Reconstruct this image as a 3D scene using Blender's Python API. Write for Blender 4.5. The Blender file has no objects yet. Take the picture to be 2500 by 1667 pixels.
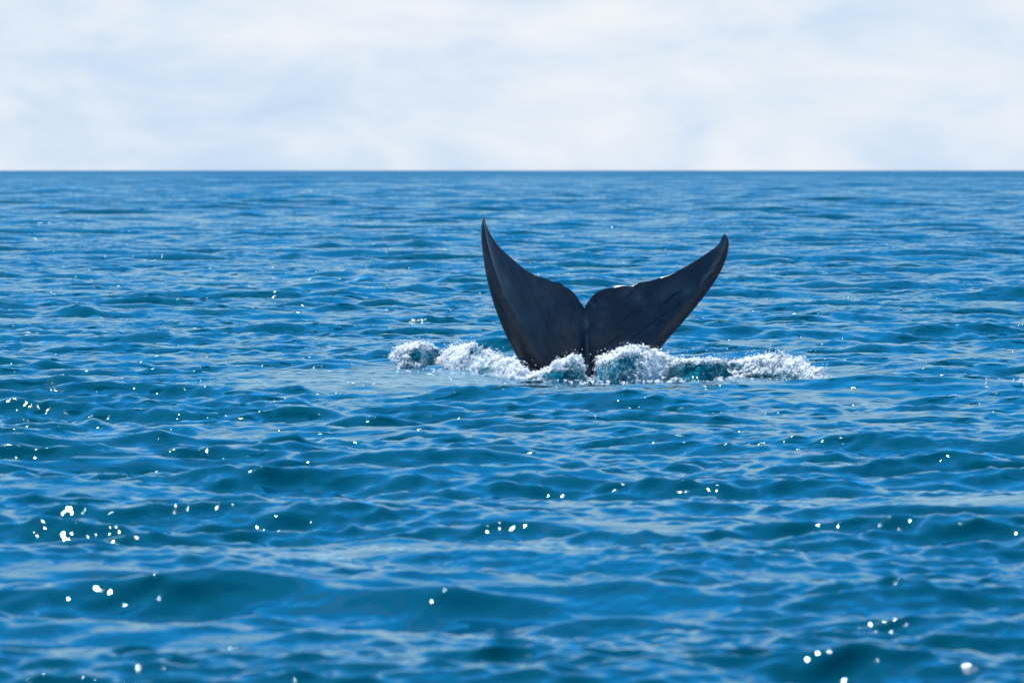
import bpy, bmesh, math, random
import numpy as np
from mathutils import Vector, Matrix, noise as mnoise

R = math.radians
scene = bpy.context.scene
rng = np.random.default_rng(11)

# ------------------------------------------------------------------ camera
CAM_H = 3.46            # metres above the mean sea level
FOCAL, SENSOR = 300.0, 36.0
DIST = 139.0            # distance to the tail
PITCH = math.atan((833.5 - 395.0) * SENSOR / 2500.0 / FOCAL)
cam_data = bpy.data.cameras.new('camera')
cam_data.lens = FOCAL
cam_data.sensor_width = SENSOR
cam_data.clip_start = 0.5
cam_data.clip_end = 60000.0
cam_data.dof.use_dof = True
cam_data.dof.focus_distance = 142.0
cam_data.dof.aperture_fstop = 4.8
cam = bpy.data.objects.new('camera', cam_data)
cam.location = (0, 0, CAM_H)
cam.rotation_euler = (R(90) - PITCH, 0, 0)
scene.collection.objects.link(cam)
scene.camera = cam

# ------------------------------------------------------------------ sky and sun
SUN_EL, SUN_AZ = R(54), R(-17)        # azimuth from the view axis (+Y), negative = to the left
world = bpy.data.worlds.new('World')
scene.world = world
world.use_nodes = True
wt = world.node_tree
wt.nodes.clear()


def N(tree, kind, **kw):
    n = tree.nodes.new(kind)
    for k, v in kw.items():
        if k.startswith('i_'):
            key = k[2:]
            key = int(key) if key.isdigit() else key.replace('_', ' ')
            n.inputs[key].default_value = v
        else:
            setattr(n, k, v)
    return n


def ramp(tree, stops, interp='LINEAR'):
    n = tree.nodes.new('ShaderNodeValToRGB')
    cr = n.color_ramp
    cr.interpolation = interp
    while len(cr.elements) < len(stops):
        cr.elements.new(0.5)
    for e, (p, c) in zip(cr.elements, stops):
        e.position = p
        e.color = c if len(c) == 4 else (*c, 1)
    return n


def build_world():
    L = wt.links.new
    out = N(wt, 'ShaderNodeOutputWorld')
    sky = N(wt, 'ShaderNodeTexSky', sky_type='NISHITA', sun_disc=False)
    sky.sun_elevation = SUN_EL
    sky.sun_rotation = SUN_AZ
    sky.altitude = 0
    sky.air_density = 1.0
    sky.dust_density = 0.3
    sky.ozone_density = 4.0
    bg_sky = N(wt, 'ShaderNodeBackground', i_Strength=0.11)
    tint = N(wt, 'ShaderNodeMix', data_type='RGBA', blend_type='MULTIPLY')
    tint.inputs['Factor'].default_value = 1.0
    tint.inputs['B'].default_value = (0.10, 1.02, 1.36, 1)
    L(sky.outputs[0], tint.inputs['A'])
    L(tint.outputs['Result'], bg_sky.inputs[0])
    tc = N(wt, 'ShaderNodeTexCoord')
    # fine cloud structure (a bank of soft stratus low over the horizon)
    mp = N(wt, 'ShaderNodeMapping')
    mp.inputs['Scale'].default_value = (1, 1, 2.6)
    L(tc.outputs['Generated'], mp.inputs['Vector'])
    n1 = N(wt, 'ShaderNodeTexNoise', i_Scale=40.0, i_Detail=7.0, i_Roughness=0.55, i_Distortion=0.35)
    n2 = N(wt, 'ShaderNodeTexNoise', i_Scale=17.0, i_Detail=3.0, i_Roughness=0.5)
    n3 = N(wt, 'ShaderNodeTexNoise', i_Scale=4.0, i_Detail=6.0, i_Roughness=0.6)
    for n in (n1, n2, n3):
        L(mp.outputs[0], n.inputs['Vector'])
    add = N(wt, 'ShaderNodeMath', operation='MULTIPLY_ADD', i_1=0.45)
    L(n2.outputs['Fac'], add.inputs[0])
    sc = N(wt, 'ShaderNodeMath', operation='MULTIPLY', i_1=0.55)
    L(n1.outputs['Fac'], sc.inputs[0])
    L(sc.outputs[0], add.inputs[2])
    ccol = ramp(wt, [(0.38, (0.56, 0.72, 0.93)), (0.46, (0.67, 0.80, 0.96)), (0.53, (0.78, 0.87, 0.97)), (0.63, (0.92, 0.95, 0.99))], 'B_SPLINE')
    L(add.outputs[0], ccol.inputs[0])
    bg_cl = N(wt, 'ShaderNodeBackground', i_Strength=0.622)
    L(ccol.outputs[0], bg_cl.inputs[0])
    # coverage: overcast at the horizon, broken higher up
    sep = N(wt, 'ShaderNodeSeparateXYZ')
    L(tc.outputs['Generated'], sep.inputs[0])
    el = ramp(wt, [(0.0, (1, 1, 1)), (0.10, (0.97,) * 3), (0.22, (0.55,) * 3), (0.40, (0.14,) * 3), (1.0, (0.05,) * 3)])
    L(sep.outputs['Z'], el.inputs[0])
    # cover = clamp((el - (1 - n3) ) ...) soft threshold
    cov = N(wt, 'ShaderNodeMath', operation='ADD')
    L(el.outputs[0], cov.inputs[0])
    L(n3.outputs['Fac'], cov.inputs[1])
    cr = N(wt, 'ShaderNodeMapRange', interpolation_type='SMOOTHSTEP')
    cr.inputs['From Min'].default_value = 0.58
    cr.inputs['From Max'].default_value = 1.25
    L(cov.outputs[0], cr.inputs['Value'])
    mix = N(wt, 'ShaderNodeMixShader')
    L(cr.outputs[0], mix.inputs[0])
    L(bg_sky.outputs[0], mix.inputs[1])
    L(bg_cl.outputs[0], mix.inputs[2])
    L(mix.outputs[0], out.inputs[0])


build_world()
sun_data = bpy.data.lights.new('sun', 'SUN')
sun_data.energy = 5.0
sun_data.angle = R(0.53)
sun_data.color = (1.0, 0.95, 0.88)
sun = bpy.data.objects.new('sun', sun_data)
sun_dir = Vector((math.sin(SUN_AZ) * math.cos(SUN_EL), math.cos(SUN_AZ) * math.cos(SUN_EL), math.sin(SUN_EL)))
sun.rotation_euler = sun_dir.to_track_quat('Z', 'Y').to_euler()
sun.location = sun_dir * 300
scene.collection.objects.link(sun)

vs = scene.view_settings
vs.view_transform = 'Standard'
vs.look = 'None'
vs.exposure = 0.64
vs.gamma = 1.0
vs.use_curve_mapping = False
scene.render.engine = 'CYCLES'
scene.cycles.use_denoising = True
scene.cycles.denoiser = 'OPENIMAGEDENOISE'
scene.cycles.use_adaptive_sampling = False
scene.cycles.sample_clamp_indirect = 6.0
scene.cycles.sample_clamp_direct = 45.0
scene.cycles.max_bounces = 6
scene.cycles.transparent_max_bounces = 20

# ------------------------------------------------------------------ helpers
C = scene.collection.objects
cp, sp = math.cos(PITCH), math.sin(PITCH)
K = SENSOR / 2500.0 / FOCAL


def at(px, py, Y):
    """point at distance Y seen at photo pixel (px, py)"""
    a, b = (px - 1250.0) * K, (833.5 - py) * K
    dx, dy, dz = a, cp + b * sp, -sp + b * cp
    t = Y / dy
    return np.array((dx * t, Y, CAM_H + dz * t))


def on_sea(px, py, z=0.0):
    a, b = (px - 1250.0) * K, (833.5 - py) * K
    dx, dy, dz = a, cp + b * sp, -sp + b * cp
    t = (z - CAM_H) / dz
    return np.array((dx * t, dy * t, z))


def mesh_np(name, verts, quads=None, tris=None, smooth=True):
    me = bpy.data.meshes.new(name)
    nv = len(verts)
    me.vertices.add(nv)
    me.vertices.foreach_set('co', np.ascontiguousarray(verts, np.float32).ravel())
    loops, starts, pos = [], [], 0
    for f, k in ((quads, 4), (tris, 3)):
        if f is not None and len(f):
            f = np.asarray(f, np.int32)
            loops.append(f.ravel())
            starts.append(pos + np.arange(len(f), dtype=np.int32) * k)
            pos += f.size
    loops = np.concatenate(loops)
    starts = np.concatenate(starts)
    me.loops.add(len(loops))
    me.loops.foreach_set('vertex_index', loops)
    me.polygons.add(len(starts))
    me.polygons.foreach_set('loop_start', starts)
    me.update(calc_edges=True)
    me.validate()
    if smooth:
        me.polygons.foreach_set('use_smooth', np.ones(len(me.polygons), bool))
    return me


def attr(me, name, vals):
    a = me.attributes.new(name, 'FLOAT', 'POINT')
    a.data.foreach_set('value', np.ascontiguousarray(vals, np.float32))


def obj(name, me, mat, parent=None, kind=None, label=None, cat=None, group=None):
    o = bpy.data.objects.new(name, me)
    C.link(o)
    if mat:
        me.materials.append(mat)
    if parent:
        o.parent = parent
    for k, v in (('kind', kind), ('label', label), ('category', cat), ('group', group)):
        if v:
            o[k] = v
    return o


def grid_faces(nr, nc, wrap=False):
    r = np.arange(nr - 1)[:, None]
    c = np.arange(nc if wrap else nc - 1)[None, :]
    c2 = (c + 1) % nc
    a = r * nc + c
    b = r * nc + c2
    d = (r + 1) * nc + c
    e = (r + 1) * nc + c2
    return np.stack([a, b, e, d], -1).reshape(-1, 4)


# ------------------------------------------------------------------ materials
def new_mat(name):
    m = bpy.data.materials.new(name)
    m.use_nodes = True
    m.node_tree.nodes.clear()
    return m, m.node_tree


def sea_material(name, body, rough=0.06, bump=1.0, tint=(0.60, 0.87, 1.0), foam=False, glow=0.0):
    m, t = new_mat(name)
    L = t.links.new
    out = N(t, 'ShaderNodeOutputMaterial')
    dif = N(t, 'ShaderNodeBsdfDiffuse')
    dif.inputs['Color'].default_value = (*body, 1)
    glo = N(t, 'ShaderNodeBsdfGlossy', distribution='BECKMANN')
    glo.inputs['Color'].default_value = (*tint, 1)
    glo.inputs['Roughness'].default_value = rough or 0.05
    if rough is None:
        ra = N(t, 'ShaderNodeAttribute', attribute_name='rough')
        L(ra.outputs['Fac'], glo.inputs['Roughness'])
    geo = N(t, 'ShaderNodeNewGeometry')
    # wind ripples finer than the modelled waves, given as slopes
    mp = N(t, 'ShaderNodeMapping')
    mp.inputs['Scale'].default_value = (0.55, 1.0, 1.0)
    mp.inputs['Rotation'].default_value = (0, 0, R(10))
    L(geo.outputs['Position'], mp.inputs['Vector'])
    acc = geo.outputs['Normal']
    # gusts: patches where the wind roughens the surface more, and smoother slicks between
    gu = N(t, 'ShaderNodeTexNoise', i_Scale=0.33, i_Detail=3.0, i_Roughness=0.55)
    L(mp.outputs[0], gu.inputs['Vector'])
    gm = N(t, 'ShaderNodeMapRange')
    for k_, v_ in (('From Min', 0.36), ('From Max', 0.64), ('To Min', 0.05 * bump), ('To Max', 1.2 * bump)):
        gm.inputs[k_].default_value = v_
    L(gu.outputs['Fac'], gm.inputs['Value'])
    gain = gm.outputs[0]
    gb = N(t, 'ShaderNodeTexNoise', i_Scale=0.028, i_Detail=4.0, i_Roughness=0.6)
    L(mp.outputs[0], gb.inputs['Vector'])
    gw = N(t, 'ShaderNodeMapRange')
    for k_, v_ in (('From Min', 0.35), ('From Max', 0.65), ('To Min', 0.35), ('To Max', 1.6)):
        gw.inputs[k_].default_value = v_
    L(gb.outputs['Fac'], gw.inputs['Value'])
    if rough is None:                      # where the mesh is too coarse for the chop, the ripples carry it
        ua = N(t, 'ShaderNodeAttribute', attribute_name='unresolved')
        ga = N(t, 'ShaderNodeMath', operation='ADD')
        L(gain, ga.inputs[0])
        L(ua.outputs['Fac'], ga.inputs[1])
        gain = ga.outputs[0]
    for scale, amt in ((2.6, 0.18), (10.0, 0.32), (24.0, 0.20)):
        n1 = N(t, 'ShaderNodeTexNoise', i_Scale=scale, i_Detail=1.6, i_Roughness=0.5, i_Distortion=0.4)
        L(mp.outputs[0], n1.inputs['Vector'])
        sub = N(t, 'ShaderNodeVectorMath', operation='SUBTRACT')
        sub.inputs[1].default_value = (0.5, 0.5, 0.5)
        L(n1.outputs['Color'], sub.inputs[0])
        mul = N(t, 'ShaderNodeVectorMath', operation='MULTIPLY')
        mul.inputs[1].default_value = (amt * 0.7, amt, 0)
        L(sub.outputs[0], mul.inputs[0])
        sc_ = N(t, 'ShaderNodeVectorMath', operation='SCALE')
        L(mul.outputs[0], sc_.inputs[0])
        L(gain, sc_.inputs['Scale'])
        ad = N(t, 'ShaderNodeVectorMath', operation='ADD')
        L(acc, ad.inputs[0])
        L(sc_.outputs[0], ad.inputs[1])
        acc = ad.outputs[0]
    if rough is None:                      # unresolved wavelets break with their steep fronts downwind
        bi = N(t, 'ShaderNodeVectorMath', operation='SCALE')
        bi.inputs[0].default_value = (0.0, -0.20, 0.0)
        um = N(t, 'ShaderNodeMath', operation='MULTIPLY')
        L(ua.outputs['Fac'], um.inputs[0])
        L(gw.outputs[0], um.inputs[1])
        L(um.outputs[0], bi.inputs['Scale'])
        ad = N(t, 'ShaderNodeVectorMath', operation='ADD')
        L(acc, ad.inputs[0])
        L(bi.outputs[0], ad.inputs[1])
        acc = ad.outputs[0]
    if rough is None:                      # scattered steep little fronts among them, which catch the sun
        nz = N(t, 'ShaderNodeTexNoise', i_Scale=5.5, i_Detail=0.0)
        L(mp.outputs[0], nz.inputs['Vector'])
        st_ = N(t, 'ShaderNodeMapRange')
        st_.inputs['From Min'].default_value = 0.665
        st_.inputs['From Max'].default_value = 0.81
        rare = N(t, 'ShaderNodeAttribute', attribute_name='rare')
        ds_ = N(t, 'ShaderNodeMath', operation='SUBTRACT')
        L(nz.outputs['Fac'], ds_.inputs[0])
        L(rare.outputs['Fac'], ds_.inputs[1])
        L(ds_.outputs[0], st_.inputs['Value'])
        gt = N(t, 'ShaderNodeMath', operation='MULTIPLY')
        cl_ = N(t, 'ShaderNodeMath', operation='MULTIPLY', i_1=10.0, use_clamp=True)
        L(ua.outputs['Fac'], cl_.inputs[0])
        L(st_.outputs[0], gt.inputs[0])
        L(cl_.outputs[0], gt.inputs[1])
        bi = N(t, 'ShaderNodeVectorMath', operation='SCALE')
        bi.inputs[0].default_value = (-0.45, -1.05, 0.0)
        L(gt.outputs[0], bi.inputs['Scale'])
        ad = N(t, 'ShaderNodeVectorMath', operation='ADD')
        L(acc, ad.inputs[0])
        L(bi.outputs[0], ad.inputs[1])
        acc = ad.outputs[0]
    nm = N(t, 'ShaderNodeVectorMath', operation='NORMALIZE')
    L(acc, nm.inputs[0])
    fr = N(t, 'ShaderNodeFresnel', i_IOR=1.333)
    for n in (glo, fr):
        L(nm.outputs[0], n.inputs['Normal'])
    if rough is None:                      # light welling up from below does not care about the ripples' slopes
        upn = N(t, 'ShaderNodeCombineXYZ', i_Z=1.0)
        L(upn.outputs[0], dif.inputs['Normal'])
    else:
        L(nm.outputs[0], dif.inputs['Normal'])
    body_out = dif.outputs[0]
    if glow:                                   # thin raised water lets the light through
        tr = N(t, 'ShaderNodeBsdfTranslucent')
        tr.inputs['Color'].default_value = (*[min(1, c * glow) for c in body], 1)
        mt = N(t, 'ShaderNodeMixShader', i_0=0.5)
        L(dif.outputs[0], mt.inputs[1])
        L(tr.outputs[0], mt.inputs[2])
        body_out = mt.outputs[0]
    mx = N(t, 'ShaderNodeMixShader')
    L(fr.outputs[0], mx.inputs[0])
    L(body_out, mx.inputs[1])
    L(glo.outputs[0], mx.inputs[2])
    res = mx.outputs[0]
    if foam:
        fa = N(t, 'ShaderNodeAttribute', attribute_name='foam')
        n1 = N(t, 'ShaderNodeTexNoise', i_Scale=9.0, i_Detail=8.0, i_Roughness=0.72, i_Distortion=1.2)
        L(geo.outputs['Position'], n1.inputs['Vector'])
        ad = N(t, 'ShaderNodeMath', operation='ADD')
        L(fa.outputs['Fac'], ad.inputs[0])
        L(n1.outputs['Fac'], ad.inputs[1])
        mr = N(t, 'ShaderNodeMapRange', interpolation_type='SMOOTHSTEP')
        mr.inputs['From Min'].default_value = 0.93
        mr.inputs['From Max'].default_value = 1.12
        vn = N(t, 'ShaderNodeTexNoise', i_Scale=7.0, i_Detail=4.0, i_Roughness=0.6, i_Distortion=2.0)
        L(geo.outputs['Position'], vn.inputs['Vector'])
        v1 = N(t, 'ShaderNodeMath', operation='SUBTRACT', i_1=0.5)
        L(vn.outputs['Fac'], v1.inputs[0])
        v2 = N(t, 'ShaderNodeMath', operation='ABSOLUTE')
        L(v1.outputs[0], v2.inputs[0])
        v3 = N(t, 'ShaderNodeMapRange')                 # thin veins of foam drawn over the bare water
        v3.inputs['From Min'].default_value = 0.035
        v3.inputs['From Max'].default_value = 0.0
        v3.inputs['To Max'].default_value = 0.32
        L(v2.outputs[0], v3.inputs['Value'])
        av = N(t, 'ShaderNodeMath', operation='ADD')
        L(ad.outputs[0], av.inputs[0])
        L(v3.outputs[0], av.inputs[1])
        L(av.outputs[0], mr.inputs['Value'])
        mf = N(t, 'ShaderNodeMixShader')
        L(mr.outputs[0], mf.inputs[0])
        L(res, mf.inputs[1])
        L(foam_nodes(t), mf.inputs[2])
        res = mf.outputs[0]
    L(res, out.inputs[0])
    return m


def foam_nodes(t, bump=True):
    L = t.links.new
    d = N(t, 'ShaderNodeBsdfDiffuse')
    d.inputs['Color'].default_value = (0.58, 0.585, 0.59, 1)
    tr = N(t, 'ShaderNodeBsdfTranslucent')
    tr.inputs['Color'].default_value = (0.46, 0.47, 0.48, 1)
    mx = N(t, 'ShaderNodeAddShader')           # bubbles scatter the light on as much as back
    L(d.outputs[0], mx.inputs[0])
    L(tr.outputs[0], mx.inputs[1])
    if bump:
        g = N(t, 'ShaderNodeNewGeometry')
        n = N(t, 'ShaderNodeTexNoise', i_Scale=26.0, i_Detail=5.0, i_Roughness=0.7)
        L(g.outputs['Position'], n.inputs['Vector'])
        b = N(t, 'ShaderNodeBump', i_Strength=0.7, i_Distance=0.02)
        L(n.outputs['Fac'], b.inputs['Height'])
        L(b.outputs[0], d.inputs['Normal'])
        L(b.outputs[0], tr.inputs['Normal'])
    return mx.outputs[0]


def foam_material():
    m, t = new_mat('foam_bubbles')
    out = N(t, 'ShaderNodeOutputMaterial')
    gl = N(t, 'ShaderNodeBsdfGlossy')
    gl.inputs['Roughness'].default_value = 0.15
    mx = N(t, 'ShaderNodeMixShader', i_0=0.05)
    t.links.new(foam_nodes(t, False), mx.inputs[1])
    t.links.new(gl.outputs[0], mx.inputs[2])
    tp = N(t, 'ShaderNodeBsdfTransparent')
    m2 = N(t, 'ShaderNodeMixShader', i_0=0.38)
    t.links.new(mx.outputs[0], m2.inputs[1])
    t.links.new(tp.outputs[0], m2.inputs[2])
    t.links.new(m2.outputs[0], out.inputs[0])
    return m


def skin_material():
    m, t = new_mat('wet_whale_skin')
    L = t.links.new
    out = N(t, 'ShaderNodeOutputMaterial')
    bs = N(t, 'ShaderNodeBsdfPrincipled')
    bs.inputs['IOR'].default_value = 1.37
    bs.inputs['Coat Weight'].default_value = 0.0
    bs.inputs['Coat Roughness'].default_value = 0.22
    geo = N(t, 'ShaderNodeNewGeometry')
    ac = N(t, 'ShaderNodeAttribute', attribute_name='across')
    al = N(t, 'ShaderNodeAttribute', attribute_name='along')
    scr = N(t, 'ShaderNodeAttribute', attribute_name='scar')
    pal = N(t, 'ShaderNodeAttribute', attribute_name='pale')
    cmb = N(t, 'ShaderNodeCombineXYZ')
    L(ac.outputs['Fac'], cmb.inputs[0])
    ml = N(t, 'ShaderNodeMath', operation='MULTIPLY', i_1=0.06)
    L(al.outputs['Fac'], ml.inputs[0])
    L(ml.outputs[0], cmb.inputs[1])
    st = N(t, 'ShaderNodeTexNoise', i_Scale=19.0, i_Detail=5.0, i_Roughness=0.6)
    L(cmb.outputs[0], st.inputs['Vector'])
    line = ramp(t, [(0.36, (0.25, 0.25, 0.25)), (0.44, (1, 1, 1))])
    L(st.outputs['Fac'], line.inputs[0])
    mot = N(t, 'ShaderNodeTexNoise', i_Scale=3.2, i_Detail=7.0, i_Roughness=0.62)
    L(geo.outputs['Position'], mot.inputs['Vector'])
    grain = N(t, 'ShaderNodeTexNoise', i_Scale=60.0, i_Detail=3.0, i_Roughness=0.6)
    L(geo.outputs['Position'], grain.inputs['Vector'])
    base = ramp(t, [(0.34, (0.023, 0.024, 0.031)), (0.52, (0.041, 0.042, 0.052)), (0.70, (0.095, 0.097, 0.110))])
    mg = N(t, 'ShaderNodeMath', operation='MULTIPLY_ADD', i_1=0.45)
    L(grain.outputs['Fac'], mg.inputs[0])
    m2 = N(t, 'ShaderNodeMath', operation='MULTIPLY', i_1=0.55)
    L(mot.outputs['Fac'], m2.inputs[0])
    L(m2.outputs[0], mg.inputs[2])
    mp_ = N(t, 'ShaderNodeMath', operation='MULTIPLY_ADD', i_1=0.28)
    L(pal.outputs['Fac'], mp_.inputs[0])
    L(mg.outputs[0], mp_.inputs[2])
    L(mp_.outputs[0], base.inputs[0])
    dk = N(t, 'ShaderNodeMix', data_type='RGBA', blend_type='MIX')
    dk.inputs['A'].default_value = (0.004, 0.005, 0.008, 1)
    L(line.outputs[0], dk.inputs['Factor'])
    L(base.outputs[0], dk.inputs['B'])
    sc2 = N(t, 'ShaderNodeMix', data_type='RGBA', blend_type='MIX')
    sc2.inputs['B'].default_value = (0.005, 0.005, 0.007, 1)
    L(scr.outputs['Fac'], sc2.inputs['Factor'])
    L(dk.outputs['Result'], sc2.inputs['A'])
    L(sc2.outputs['Result'], bs.inputs['Base Color'])
    rr = N(t, 'ShaderNodeMapRange')
    rr.inputs['To Min'].default_value = 0.24
    rr.inputs['To Max'].default_value = 0.38
    L(mot.outputs['Fac'], rr.inputs['Value'])
    L(rr.outputs[0], bs.inputs['Roughness'])
    hs = N(t, 'ShaderNodeMath', operation='MULTIPLY_ADD', i_1=0.15)
    L(grain.outputs['Fac'], hs.inputs[0])
    L(st.outputs['Fac'], hs.inputs[2])
    b = N(t, 'ShaderNodeBump', i_Strength=0.6, i_Distance=0.02)
    L(hs.outputs[0], b.inputs['Height'])
    L(b.outputs[0], bs.inputs['Normal'])
    L(bs.outputs[0], out.inputs[0])
    return m


M_SEA = sea_material('sea_water', (0.0, 0.032, 0.055), None)
M_CREST = sea_material('raised_sea_water', (0.003, 0.16, 0.19), 0.08, bump=1.6, foam=True, glow=2.2)
M_FOAM = foam_material()
M_SKIN = skin_material()

# ------------------------------------------------------------------ the sea


def wave_set(n, lmin, lmax, mss, main, spread, seed, power=0.0):
    g = np.random.default_rng(seed)
    lam = np.exp(np.log(lmin) + (np.log(lmax) - np.log(lmin)) * (np.arange(n) + g.random(n)) / n)
    k = 2 * np.pi / lam
    w = lam ** power
    w /= w.sum()
    amp = np.sqrt(2 * mss * w) / k
    th = main + g.normal(0, 1, n) * spread
    return k * np.cos(th), k * np.sin(th), amp, g.random(n) * 2 * np.pi


SETS = [wave_set(30, 2.1, 10.0, 0.0095, R(-97), R(26), 1),
        wave_set(90, 0.6, 2.1, 0.025, R(-93), R(36), 2),
        wave_set(110, 0.2, 0.6, 0.035, R(-88), R(42), 3),
        wave_set(60, 0.10, 0.2, 0.012, R(-88), R(48), 4)]
WSET = np.concatenate([np.full(len(q_[0]), i_) for i_, q_ in enumerate(SETS)])
WKX, WKY, WA, WP = [np.concatenate([s[i] for s in SETS]) for i in range(4)]
CHOP = 0.7


def patches(X, Y, seed, lmin, lmax, lo, hi, gain):
    """slow drift of wave energy over the water: gusts, groups and slicks"""
    g = np.random.default_rng(seed)
    f = np.zeros(np.shape(X), np.float32)
    for _ in range(14):
        k = 2 * math.pi / math.exp(g.uniform(math.log(lmin), math.log(lmax)))
        a = g.uniform(0, 2 * math.pi)
        f += np.cos(np.float32(k * math.cos(a) * 0.6) * X + np.float32(k * math.sin(a)) * Y + np.float32(g.uniform(0, 7)))
    return np.clip(1 + gain * f / math.sqrt(7.0), lo, hi).astype(np.float32)


def set_gain(i, X, Y):
    if i == 1:
        return patches(X, Y, 31, 5, 22, 0.35, 1.45, 0.42)
    if i == 2:
        return patches(X, Y, 32, 2.5, 14, 0.10, 1.5, 0.7)
    if i == 3:
        return patches(X, Y, 33, 2.0, 10, 0.03, 1.6, 0.8)
    return 1.0


def calm_at(X, Y):
    """the tail has pressed a flatter slick into the chop round itself"""
    e = ((X - 0.8) / 5.4) ** 2 + ((Y - 138.0) / 10.5) ** 2
    return (1 - 0.8 * np.exp(-e ** 2)).astype(np.float32)


def sea_z(x, y):
    x, y = np.asarray(x, float), np.asarray(y, float)
    qx, qy = x.copy(), y.copy()
    for it in range(3):
        z, dx, dy = np.zeros_like(x), np.zeros_like(x), np.zeros_like(x)
        c = calm_at(qx, qy)
        sg_ = [set_gain(i, qx, qy) for i in range(4)]
        for kx, ky, am, ph, iw in zip(WKX, WKY, WA, WP, WSET):
            am = am * sg_[iw]
            k = math.hypot(kx, ky)
            if k > 2 * math.pi / 0.45:
                continue
            p = kx * qx + ky * qy + ph
            z += am * np.cos(p) * c
            s_ = am * CHOP * np.sin(p) * c
            dx -= s_ * kx / k
            dy -= s_ * ky / k
        qx, qy = x - dx, y - dy
    return z


def eval_waves(rr, dr, th, dth):
    nr, nc = len(rr), len(th)
    st, ct = np.sin(th).astype(np.float32), np.cos(th).astype(np.float32)
    Z = np.zeros((nr, nc), np.float32)
    DX = np.zeros((nr, nc), np.float32)
    DY = np.zeros((nr, nc), np.float32)
    X = (rr[:, None] * st[None]).astype(np.float32)
    Y = (rr[:, None] * ct[None]).astype(np.float32)
    rt = (rr[:, None] * dth[None, :]).astype(np.float32)
    drf = dr[:, None].astype(np.float32)
    for iw in range(len(SETS)):
        z1, x1, y1 = np.zeros_like(Z), np.zeros_like(Z), np.zeros_like(Z)
        for kx, ky, am, ph in zip(*SETS[iw]):
            kr = np.abs(kx * st + ky * ct)          # wavenumber along and across the rings
            kt = np.abs(kx * ct - ky * st)
            f = np.clip(2.3 - kr[None, :] * drf, 0, 1)
            f *= np.clip(2.3 - kt[None, :] * rt, 0, 1)
            rows = np.where(f.max(1) > 0)[0]
            cols = np.where(f.max(0) > 0)[0]
            if not len(rows):
                continue
            r0, r1, c0, c1 = rows[0], rows[-1] + 1, cols[0], cols[-1] + 1
            f = f[r0:r1, c0:c1]
            phi = np.float32(kx) * X[r0:r1, c0:c1] + np.float32(ky) * Y[r0:r1, c0:c1] + np.float32(ph)
            k = math.hypot(kx, ky)
            z1[r0:r1, c0:c1] += f * np.float32(am) * np.cos(phi)
            s = f * np.float32(am * CHOP) * np.sin(phi)
            x1[r0:r1, c0:c1] -= s * np.float32(kx / k)
            y1[r0:r1, c0:c1] -= s * np.float32(ky / k)
        m = set_gain(iw, X, Y)
        if iw < 2:      # the waves the mesh can still carry far out take over the energy of those it cannot
            u = np.clip((np.log(np.maximum(rr, 1)) - math.log(170)) / (math.log(1100) - math.log(170)), 0, 1)
            m = m * (1 + 0.85 * u * u * (3 - 2 * u))[:, None].astype(np.float32)
        q = np.clip((rr - 42) / 45, 0, 1)     # near waves flattened so steep faces do not go dark, unlit by the sun
        m = m * (0.78 + 0.22 * q)[:, None].astype(np.float32)
        Z += z1 * m
        DX += x1 * m
        DY += y1 * m
    calm = calm_at(X, Y)
    Z *= calm
    DX *= calm
    DY *= calm
    Z -= ((rr ** 2) / (2 * 6.371e6))[:, None].astype(np.float32)     # the sea curves away to its horizon
    return np.stack([X + DX, Y + DY, Z], -1)


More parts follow.
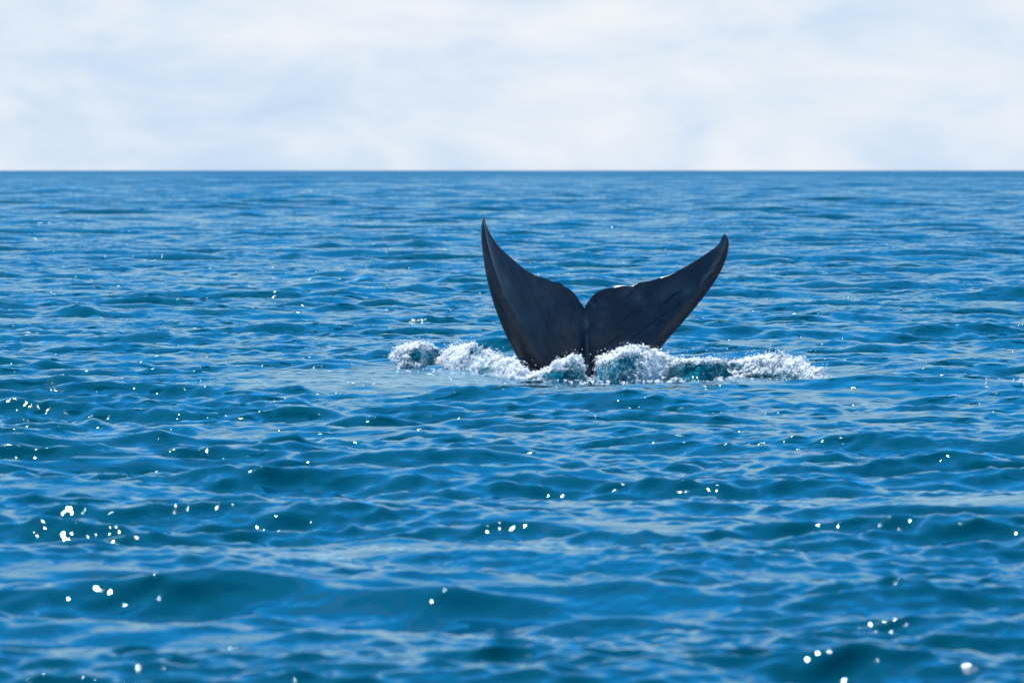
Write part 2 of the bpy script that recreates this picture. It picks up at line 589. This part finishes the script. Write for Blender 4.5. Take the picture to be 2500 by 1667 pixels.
def build_sea():
    # rings of increasing spacing around the observer, columns dense in the watched sector
    SPLIT = 300.0
    near = [0.01, 1.0, 3.0]
    while near[-1] < 34:
        near.append(near[-1] + max(0.25, 0.9 - 0.02 * near[-1]))
    while near[-1] < SPLIT:
        near.append(near[-1] + 0.042 * (near[-1] / 40.0) ** 1.12)
    far = [near[-1]]
    while far[-1] < 2000:
        far.append(far[-1] + 0.45 * (far[-1] / 300.0))
    last = [far[-1]]
    while last[-1] < 9000:
        last.append(last[-1] + 2.6 * (last[-1] / 2000.0) ** 2)
    while last[-1] < 20000:
        last.append(last[-1] * 1.03)
    near, far, last = np.array(near), np.array(far), np.array(last)
    half, nfine = R(4.4), 384
    a = list(np.linspace(0, half, nfine // 2 + 1))
    step = a[-1] - a[-2]
    while a[-1] < R(170):
        step *= 1.32
        a.append(a[-1] + min(step, R(9)))
    while len(a) % 4 != 1:
        a.append(a[-1] + R(2))
    a = np.array(a)
    out_ = a > half
    a[out_] = half + (a[out_] - half) * (math.pi - half) / (a[-1] - half)     # closes behind the observer
    th = np.concatenate([-a[:0:-1], a])       # angle from +Y, odd count
    th2, th4 = th[::2], th[::4]
    A = eval_waves(near, np.gradient(near), th, np.gradient(th))
    B = eval_waves(far, np.gradient(far), th2, np.gradient(th2))
    D = eval_waves(last, np.gradient(last), th4, np.gradient(th4))
    B[-1, ::2] = D[0]
    B[-1, 1::2] = 0.5 * (D[0, :-1] + D[0, 1:])
    A[-1, ::2] = B[0]
    A[-1, 1::2] = 0.5 * (B[0, :-1] + B[0, 1:])
    nA = A.shape[0] * A.shape[1]
    nB = B.shape[0] * B.shape[1]
    V = np.concatenate([A.reshape(-1, 3), B.reshape(-1, 3), D.reshape(-1, 3)])
    F = np.concatenate([grid_faces(A.shape[0], A.shape[1]), grid_faces(B.shape[0], B.shape[1]) + nA,
                        grid_faces(D.shape[0], D.shape[1]) + nA + nB])
    print('sea quads', len(F), A.shape, B.shape, D.shape)
    me = mesh_np('sea', V, quads=F)
    # wavelets too small for the mesh out there count as surface roughness
    r = np.hypot(V[:, 0], V[:, 1])
    attr(me, 'rough', np.interp(np.log(r), np.log([60, 200, 500, 1000, 2500, 8000]), [0.045, 0.045, 0.05, 0.06, 0.08, 0.10]))
    attr(me, 'rare', np.interp(np.log(r), np.log([150, 300, 600, 1200, 3000, 8000]), [0.0, 0.02, 0.055, 0.085, 0.11, 0.12]))
    attr(me, 'unresolved', np.interp(np.log(r), np.log([80, 200, 500, 1000, 2500, 8000]), [0.0, 0.14, 0.28, 0.5, 1.0, 1.3]))
    return obj('sea_water', me, M_SEA, kind='structure')


build_sea()


# ------------------------------------------------------------------ the whale's tail
def Z1(pts, ox=1130.0, oy=500.0, k=700 / 2352.0):
    p = np.array(pts, float) * k
    return p + np.array((ox, oy))


def catmull(p, n):
    """n points at equal arc length along a Catmull-Rom curve"""
    p = np.asarray(p, float)
    q = np.vstack([2 * p[0] - p[1], p, 2 * p[-1] - p[-2]])
    out = []
    for i in range(1, len(q) - 2):
        for u in np.linspace(0, 1, 12, endpoint=False):
            a, b, c, d = q[i - 1], q[i], q[i + 1], q[i + 2]
            out.append(0.5 * (2 * b + (c - a) * u + (2 * a - 5 * b + 4 * c - d) * u * u + (3 * b - a - 3 * c + d) * u ** 3))
    out.append(p[-1])
    out = np.array(out)
    l = np.concatenate([[0], np.cumsum(np.hypot(*np.diff(out, axis=0).T))])
    l /= l[-1]
    t = np.asarray(n, float)
    return np.stack([np.interp(t, l, out[:, 0]), np.interp(t, l, out[:, 1])], -1)


NOTCH = (997, 848)
T_LEFT = [NOTCH, (985, 828), (960, 795), (930, 745), (890, 702), (835, 668), (790, 637), (742, 633), (685, 604), (600, 580), (520, 535), (450, 481), (380, 421), (310, 356), (258, 292), (218, 222), (192, 165), (181, 118), (170, 98)]
L_LEFT = [(1015, 2900), (940, 2900), (862, 2860), (862, 2700), (868, 2300), (850, 2000), (775, 1790), (690, 1640), (610, 1515), (535, 1395), (500, 1330), (450, 1236), (400, 1141), (350, 1035), (308, 930), (269, 820), (234, 700), (201, 560), (177, 420), (162, 300), (156, 200), (161, 130), (170, 98)]
T_RIGHT = [NOTCH, (1006, 826), (1040, 777), (1082, 731), (1150, 693), (1220, 681), (1280, 665), (1340, 661), (1390, 664), (1450, 636), (1530, 625), (1600, 604), (1700, 573), (1800, 520), (1900, 464), (1990, 405), (2070, 350), (2108, 308), (2128, 262), (2145, 240)]
L_RIGHT = [(1015, 2900), (1090, 2900), (1168, 2860), (1168, 2700), (1165, 2300), (1190, 1980), (1250, 1720), (1340, 1540), (1440, 1400), (1530, 1290), (1610, 1195), (1690, 1092), (1765, 1010), (1852, 908), (1940, 800), (2012, 705), (2080, 605), (2132, 508), (2166, 418), (2183, 340), (2180, 288), (2166, 256), (2145, 240)]


def sstep(x, a, b):
    u = np.clip((x - a) / (b - a), 0, 1)
    return u * u * (3 - 2 * u)


def build_whale():
    nt, ncd = 120, 90
    tt = np.linspace(0, 1, nt) ** 1.5
    tt = 1 - (1 - tt) ** 1.15
    cc = 0.5 - 0.5 * np.cos(np.pi * np.linspace(0, 1, ncd))
    cc = cc * 0.6 + np.linspace(0, 1, ncd) * 0.4
    x0 = at(*Z1([NOTCH])[0], DIST)[0]
    cols = []
    for T, Lc, sgn in ((T_LEFT, L_LEFT, -1), (T_RIGHT, L_RIGHT, 1)):
        t_ = catmull(Z1(T), tt)
        l_ = catmull(Z1(Lc), tt)
        P = np.zeros((nt, ncd, 3))
        for i in range(nt):
            for j in range(ncd):
                px = t_[i] * (1 - cc[j]) + l_[i] * cc[j]
                x = (px[0] - 1250) * K * DIST - x0
                z = (915 - px[1]) * K * DIST
                if sgn < 0:
                    s_ = max(0, -x)
                    dy = -0.62 * s_ * s_ / (s_ + 0.25) - 0.10 * s_ * s_
                else:
                    s_ = max(0, x)
                    dy = 0.16 * s_ - 0.10 * s_ * s_
                dy += 0.10 * z + 0.075 * z * abs(z)
                P[i, j] = at(px[0], px[1], DIST + dy)
        cols.append(P)
    M = np.concatenate([cols[0][:0:-1], cols[1]])       # left tip .. centre .. right tip
    tv = np.concatenate([tt[:0:-1], tt])
    sg = np.concatenate([-np.ones(nt - 1), np.ones(nt)])
    du = np.gradient(M, axis=0)
    dv = np.gradient(M, axis=1)
    n = np.cross(du, dv)
    ln = np.linalg.norm(n, axis=2, keepdims=True)
    n = np.where(ln > 1e-9, n / np.maximum(ln, 1e-9), 0)
    n = np.where(n[..., 1:2] > 0, -n, n)
    bad = np.linalg.norm(n, axis=2) < 0.5
    n[bad] = (0, -1, 0)
    # smooth the directions a little across the joint of the two lobes
    for _ in range(6):
        n[1:-1] = 0.25 * n[:-2] + 0.5 * n[1:-1] + 0.25 * n[2:]
    n /= np.linalg.norm(n, axis=2, keepdims=True)
    chord = np.linalg.norm(M[:, -1] - M[:, 0], axis=1)
    # section: dished from the thin trailing edge up to a ridge, then rolled over the blunt leading edge
    cr_ = 0.76
    prof = np.where(cc < cr_, 0.10 * (cc / cr_) + 0.90 * (cc / cr_) ** 1.7,
                    np.sqrt(np.clip(1 - ((cc - cr_) / (1 - cr_)) ** 2.2, 0, 1)))
    for _ in range(5):
        prof[1:-1] = 0.25 * prof[:-2] + 0.5 * prof[1:-1] + 0.25 * prof[2:]
    half = np.interp(tv, [0, 0.06, 0.2, 0.35, 0.5, 0.7, 0.85, 0.95, 1.0], [0.34, 0.32, 0.26, 0.20, 0.165, 0.115, 0.075, 0.04, 0.012])
    H = half[:, None] * prof[None]
    H += 0.010 * np.minimum(1, 6 * np.minimum(cc, 1 - cc))[None] * (1 - tv ** 8)[:, None]
    front = M + n * H[..., None] * 1.25
    back = M - n * H[..., None]
    # the keel down the middle of the underside
    zz = front[..., 2]
    dz = at(*Z1([NOTCH])[0], DIST)[2] - zz             # metres below the notch
    xk = at(*Z1([(1000, 850)])[0], DIST)[0] + 0.045 * sstep(dz, 0, 0.7)
    ka = 0.30 * sstep(dz, 0.10, 1.15)
    wl = 0.055 + 0.055 * sstep(dz, 0.3, 1.2)
    dxk = front[..., 0] - xk
    wk = np.where(dxk < 0, wl * 1.25, wl * 0.55)
    front[..., 1] -= ka * np.exp(-(dxk / wk) ** 2) * (1 - sstep(dz, 2.0, 3.0) * 0.5)
    # hollows beside it
    front[..., 1] += 0.05 * sstep(dz, 0.2, 0.9) * np.exp(-((np.abs(dxk) - 0.32) / 0.16) ** 2)
    # uneven flesh
    for arr in (front, back):
        for i in range(arr.shape[0]):
            for j in range(1, ncd - 1):
                p = arr[i, j]
                arr[i, j, 1] += 0.010 * mnoise.noise((p[0] * 3, 7.1, p[2] * 3)) + 0.004 * mnoise.noise((p[0] * 11, 3.3, p[2] * 11))
    ring = np.concatenate([front, back[:, -2:0:-1]], 1)
    nr, nc = ring.shape[:2]
    F = grid_faces(nr, nc, wrap=True)
    V = ring.reshape(-1, 3)
    origin = np.array((x0, DIST, 0.0))
    me = mesh_np('whale_body', V - origin, quads=F)
    # merge the zero-width tips
    bm = bmesh.new()
    bm.from_mesh(me)
    bmesh.ops.recalc_face_normals(bm, faces=bm.faces)
    bm.to_mesh(me)
    bm.free()
    # skin marks and pale areas
    X, Zc = V[:, 0], V[:, 2]
    side = np.repeat(sg, nc)
    ac = np.where(side < 0, X * 0.87 + Zc * 0.50, X * 0.58 - Zc * 0.81 + 7.0)
    al = np.where(side < 0, X * 0.50 - Zc * 0.87, -X * 0.81 - Zc * 0.58)
    attr(me, 'across', ac)
    attr(me, 'along', al)
    sc = np.zeros(len(V))
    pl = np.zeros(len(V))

    def spot(arr, zx, zy, rx, rz, v):
        c = at(*Z1([(zx, zy)])[0], DIST)
        arr[:] = np.maximum(arr, v * np.exp(-((X - c[0]) / rx / 1.3) ** 2 - ((Zc - c[2]) / rz / 1.3) ** 2))
    for a_ in ((1082, 790, .022, .03, 1), (1100, 745, .06, .02, .6), (1057, 982, .022, .018, .9), (1640, 915, .02, .02, .8), (1625, 950, .02, .03, .9), (1600, 985, .018, .025, .9), (1655, 890, .02, .012, .6), (1180, 700, .06, .018, .5)):
        spot(sc, *a_)
    for a_ in ((1008, 975, .035, .07, 1), (1075, 825, .02, .03, .8), (1630, 930, .02, .02, .8), (1450, 770, .05, .02, .5), (345, 560, .05, .25, .35), (1800, 680, .15, .12, .35)):  # last two: the sheen on each lobe, painted in as paler skin
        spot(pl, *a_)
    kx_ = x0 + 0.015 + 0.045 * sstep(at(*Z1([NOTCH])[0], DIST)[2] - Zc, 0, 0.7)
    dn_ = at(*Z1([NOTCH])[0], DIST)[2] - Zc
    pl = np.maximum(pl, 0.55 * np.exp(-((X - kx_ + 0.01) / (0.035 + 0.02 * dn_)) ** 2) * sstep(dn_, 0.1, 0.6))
    attr(me, 'scar', sc)
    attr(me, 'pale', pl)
    o = obj('whale_tail', me, M_SKIN, label='dark slate whale tail raised out of the sea, both fluke lobes spread', cat='whale')
    o.location = origin
    return o


whale = build_whale()


# ------------------------------------------------------------------ whitewater round the tail
ICO_V = np.array([(1, 0, 0), (-1, 0, 0), (0, 1, 0), (0, -1, 0), (0, 0, 1), (0, 0, -1)], float)
ICO_F = np.array([(0, 2, 4), (2, 1, 4), (1, 3, 4), (3, 0, 4), (2, 0, 5), (1, 2, 5), (3, 1, 5), (0, 3, 5)])


def bubbles(name, P, S, g, parent):
    """one mesh of many little bubbles and drops at P with radii S"""
    n = len(P)
    st = np.stack([1 + 2.6 * g.random(n) ** 2, 1 + 0.6 * g.random(n), 0.6 + 0.4 * g.random(n)], -1) * S[:, None]
    ja = 1 + 0.28 * (g.random((n, 6, 1)) - 0.5)
    V = P[:, None, :] + ICO_V[None] * ja * st[:, None, :]
    F = ICO_F[None] + (np.arange(n) * 6)[:, None, None]
    me = mesh_np(name, V.reshape(-1, 3), tris=F.reshape(-1, 3))
    return obj(name, me, M_FOAM, parent, kind='stuff')


def project(P):
    d = P - np.array((0, 0, CAM_H))
    zf = d[..., 1] * cp - d[..., 2] * sp
    up = d[..., 1] * sp + d[..., 2] * cp
    return 1250 + d[..., 0] / zf / K, 833.5 - up / zf / K


def empty(name, loc, label, cat, group=None):
    o = bpy.data.objects.new(name, None)
    o.empty_display_size = 0.3
    C.link(o)
    o.location = loc
    o['label'] = label
    o['category'] = cat
    if group:
        o['group'] = group
    return o


def splash(label, top, bot, thick, seed, nb, bare=(), foam0=0.55, lump=0.16, spray=0.25, size=0.0078, curl=0.0, strand=1.0):
    """a ridge of thrown-up water: crest line `top` over foot line `bot` (photo pixels), `thick` metres deep"""
    g = np.random.default_rng(seed)
    top, bot = np.array(top, float), np.array(bot, float)
    xa, xb = max(top[0, 0], bot[0, 0]), min(top[-1, 0], bot[-1, 0])
    nu = int((xb - xa) / 2.2)
    nw = 46
    xs = np.linspace(xa, xb, nu)
    yt = np.interp(xs, top[:, 0], top[:, 1])
    yb = np.interp(xs, bot[:, 0], bot[:, 1])
    P = np.zeros((nu, nw, 3))
    edge = np.minimum(1, np.minimum(np.arange(nu), np.arange(nu)[::-1]) / (0.12 * nu))
    edge = np.sqrt(edge)
    for i in range(nu):
        b = on_sea(xs[i], yb[i], 0.0)
        th = thick * (0.35 + 0.65 * edge[i])
        cy = b[1] + th * 0.45
        c = at(xs[i], yt[i], cy)
        h = max(0.02, c[2]) * 0.92 * (0.25 + 0.75 * edge[i])
        for j in range(nw):
            w = j / (nw - 1)
            if w < 0.5:
                u = w / 0.5
                y = b[1] + (cy - b[1]) * u
                z = -0.30 + (h + 0.30) * math.sin(math.pi / 2 * u) ** 0.75
                y -= curl * math.sin(math.pi * min(1, u * 1.0)) * u * h * 1.2
            else:
                u = (w - 0.5) / 0.5
                y = cy + th * 0.8 * u
                z = -0.30 + (h + 0.30) * (0.5 + 0.5 * math.cos(math.pi * u))
            P[i, j] = ((xs[i] - 1250) * K * y, y, z)
            q = P[i, j]
            k = max(0, z + 0.1)
            d1 = mnoise.noise((q[0] * 2.4 + seed, q[1] * 3.2, q[2] * 5))
            d2 = mnoise.noise((q[0] * 6 + seed, q[1] * 9, q[2] * 13))
            d3 = mnoise.noise((q[0] * 27, q[1] * 27 + seed, q[2] * 27))
            P[i, j, 2] += lump * min(1, k * 3) * (0.40 * d1 + 0.35 * d2 + 0.12 * d3)
            P[i, j, 1] -= lump * (0.5 * d1 + 0.5 * d2 + 0.3 * d3)
            P[i, j, 0] += lump * 0.5 * d2
    px, py = project(P)
    foam = np.full((nu, nw), foam0)
    rel = (P[..., 2]) / np.maximum(0.05, np.maximum.accumulate(P[..., 2], 1).max(1, keepdims=True))
    foam += 0.22 * sstep(rel, 0.6, 1.0)
    for (ex, ey, rx, ry, v) in bare:
        q = ((px - ex) / rx) ** 2 + ((py - ey) / ry) ** 2
        foam += v * np.exp(-q ** 1.5)
    foam = np.clip(foam, 0, 1)
    loc = np.array((P[:, nw // 2, 0].mean(), P[:, nw // 2, 1].mean(), 0.0))
    root = empty('splash', loc, label, 'splash', 'whitewater thrown up round the whale tail')
    me = mesh_np('water_crest', P.reshape(-1, 3) - loc, quads=grid_faces(nu, nw)[:, ::-1])
    attr(me, 'foam', foam.ravel())
    obj('water_crest', me, M_CREST, root)
    # bubbles and clots of foam on it, drops flying over it
    ii = g.integers(0, nu, nb * 4)
    jj = g.integers(4, int(nw * 0.72), nb * 4)
    f = foam[ii, jj]
    clump = np.array([0.34 + 1.5 * mnoise.noise((p[0] * 5, p[1] * 6, p[2] * 8 + seed)) for p in P[ii, jj]])
    keep = (g.random(nb * 4) < np.clip((f - 0.30) * 2.2, 0, 1) * np.clip(clump, 0.03, 1)) & (P[ii, jj, 2] > -0.12)
    ii, jj = ii[keep][:nb], jj[keep][:nb]
    m = len(ii)
    Q = P[ii, jj] + g.normal(0, 1, (m, 3)) * np.array((0.02, 0.03, 0.018))
    S = size * np.exp(g.normal(-0.25, 0.55, m))
    fly = g.random(m) < spray
    Q[fly, 2] += g.exponential(0.035, fly.sum())
    Q[fly, 1] -= g.random(fly.sum()) * 0.15
    Q[fly, 0] += g.normal(0, 0.05, fly.sum())
    S[fly] *= 0.55
    # thin strands of water flung off the crest
    SQ, SS = [], []
    for _ in range(int(10 + nu * 0.22)):
        i = g.integers(2, nu - 2)
        if foam[i, nw // 2] < 0.45:
            continue
        p0 = P[i, int(nw * g.uniform(0.38, 0.52))]
        v = np.array((g.normal(0, 0.55), g.normal(-0.25, 0.3), abs(g.normal(0.35, 0.35)))) * strand
        T = g.uniform(0.06, 0.20)
        for k_, tk in enumerate(np.linspace(0, T, int(g.integers(12, 34)))):
            SQ.append(p0 + v * tk + np.array((0, 0, -4.9 * tk * tk)) + g.normal(0, 0.004, 3))
            SS.append(0.0085 * (1 - 0.65 * tk / T) * g.uniform(0.6, 1.3))
    if SQ:
        Q, S = np.concatenate([Q, np.array(SQ)]), np.concatenate([S, np.array(SS)])
    bubbles('foam', Q - loc, np.clip(S, 0.003, 0.045), g, root)
    return root


def A2(p):
    return [(930 + x * 550 / 2352, 780 + y * 550 / 2352) for x, y in p]


def A3(p):
    return [(1400 + x * 660 / 2352, 780 + y * 660 / 2352) for x, y in p]


def E2(*es):
    return [(930 + x * 550 / 2352, 780 + y * 550 / 2352, rx * 550 / 2352, ry * 550 / 2352, v) for x, y, rx, ry, v in es]


def E3(*es):
    return [(1400 + x * 660 / 2352, 780 + y * 660 / 2352, rx * 660 / 2352, ry * 660 / 2352, v) for x, y, rx, ry, v in es]


splash('small curling foamy wavelet with a teal hollow, farthest out past the taller fluke lobe',
       A2([(90, 350), (150, 300), (250, 270), (390, 228), (500, 265), (640, 330), (700, 380)]),
       A2([(90, 440), (200, 505), (400, 505), (520, 480), (640, 470), (700, 460)]), 2.0, 3, 4200,
       bare=E2((560, 390, 90, 90, -0.8), (370, 370, 70, 70, -0.45)), curl=0.5, foam0=0.52)
splash('bright white foam streak running up to the taller fluke lobe',
       A2([(560, 450), (640, 350), (760, 300), (880, 275), (1000, 235), (1060, 300), (1150, 350), (1280, 380), (1400, 430), (1500, 520), (1560, 585)]),
       A2([(560, 480), (720, 515), (950, 520), (1100, 575), (1250, 615), (1400, 625), (1560, 625)]), 2.6, 5, 8000,
       bare=E2((1000, 320, 90, 60, -0.6), (1250, 385, 130, 30, -0.3), (1090, 530, 80, 30, -0.5), (1100, 430, 420, 50, 0.3), (1420, 560, 120, 50, 0.3)), foam0=0.58)
splash('pale shaded sheet of foam washing up between the taller lobe and the keel',
       A2([(1545, 590), (1620, 560), (1720, 500), (1850, 440), (1920, 390), (2000, 372), (2070, 385), (2115, 420), (2125, 480)]),
       A2([(1545, 625), (1750, 635), (1950, 640), (2090, 625), (2125, 620)]), 1.6, 7, 3800,
       bare=E2((1900, 590, 170, 50, -0.6), (2020, 470, 60, 60, -0.12)), foam0=0.50, spray=0.1)
splash('rounded mound of foam-veined water against the wider lobe beside the keel',
       A3([(172, 430), (190, 360), (235, 312), (340, 270), (460, 218), (560, 228), (690, 268), (760, 292), (830, 332), (900, 350), (960, 420)]),
       A3([(172, 540), (400, 552), (600, 545), (760, 535), (850, 500), (960, 480)]), 3.0, 9, 6000,
       bare=E3((330, 470, 190, 100, -0.20), (470, 370, 110, 60, -0.16), (700, 400, 130, 110, 0.2)), foam0=0.45, spray=0.12)
splash('low teal swell with a foamy lip joining two heavier splashes',
       A3([(800, 360), (900, 340), (975, 328), (1010, 350), (1150, 352), (1290, 352), (1400, 375), (1520, 350), (1600, 380)]),
       A3([(800, 500), (950, 530), (1100, 535), (1300, 515), (1600, 500)]), 2.6, 11, 3000,
       bare=E3((1080, 480, 270, 80, -0.5), (1300, 430, 150, 50, -0.5)), foam0=0.42)
splash('tumbling patch of broken white foam out beyond the wider lobe',
       A3([(1170, 470), (1300, 425), (1400, 375), (1500, 335), (1650, 300), (1830, 312), (1900, 350), (2050, 402), (2140, 425), (2160, 500), (2290, 570)]),
       A3([(1170, 512), (1400, 512), (1700, 512), (1850, 545), (2050, 575), (2290, 590)]), 2.8, 13, 8500,
       bare=E3((1750, 500, 200, 25, -0.4), (1380, 400, 80, 40, -0.3)), foam0=0.50, lump=0.2, spray=0.35)


def froth(label, spots, seed, n, size):
    """flecks of froth floating on the sea"""
    g = np.random.default_rng(seed)
    P, S = [], []
    for (x0, y0, x1, y1, w) in spots:
        m = int(n * w)
        u = np.clip(g.random(m) + g.normal(0, 0.02, m), 0, 1)
        px = x0 + (x1 - x0) * u + g.normal(0, 2.5, m)
        py = y0 + (y1 - y0) * u + g.normal(0, 3.2, m)
        for a_, b_ in zip(px, py):
            if mnoise.noise((a_ * 0.09, b_ * 0.2, seed)) > 0.05:
                P.append(on_sea(a_, b_))
                S.append(size * math.exp(g.normal(-0.3, 0.5)))
    P, S = np.array(P), np.array(S)
    for _ in range(2):
        P[:, 2] = sea_z(P[:, 0], P[:, 1])
    P[:, 2] += S * 0.3 + 0.012
    loc = np.array((P[:, 0].mean(), P[:, 1].mean(), 0))
    me_root = bubbles('froth', P - loc, S, g, None)
    me_root.location = loc
    me_root['label'] = label
    me_root['category'] = 'froth'
    return me_root


froth('thin line of bubbly froth along the foot of the mound before the keel', [(1330, 924, 1440, 934, .25), (1425, 934, 1620, 934, .6), (1560, 936, 1720, 926, .25)], 21, 800, 0.010)
froth('loose trail of froth flecks under the bright foam streak', [(1040, 905, 1180, 912, .35), (1150, 905, 1290, 925, .45), (960, 903, 1080, 903, .2)], 23, 700, 0.008)
froth('loose trail of froth flecks before the tumbling foam patch', [(1640, 925, 1780, 928, .3), (1760, 925, 1960, 940, .45), (1930, 935, 2050, 945, .35)], 24, 800, 0.009)
froth('small flecks of froth on open water well away from the tail', [(2395, 936, 2460, 939, .5), (2465, 938, 2510, 934, .35), (2398, 954, 2420, 956, .1), (2470, 955, 2510, 958, .3), (2340, 937, 2372, 942, .15)], 22, 260, 0.012)
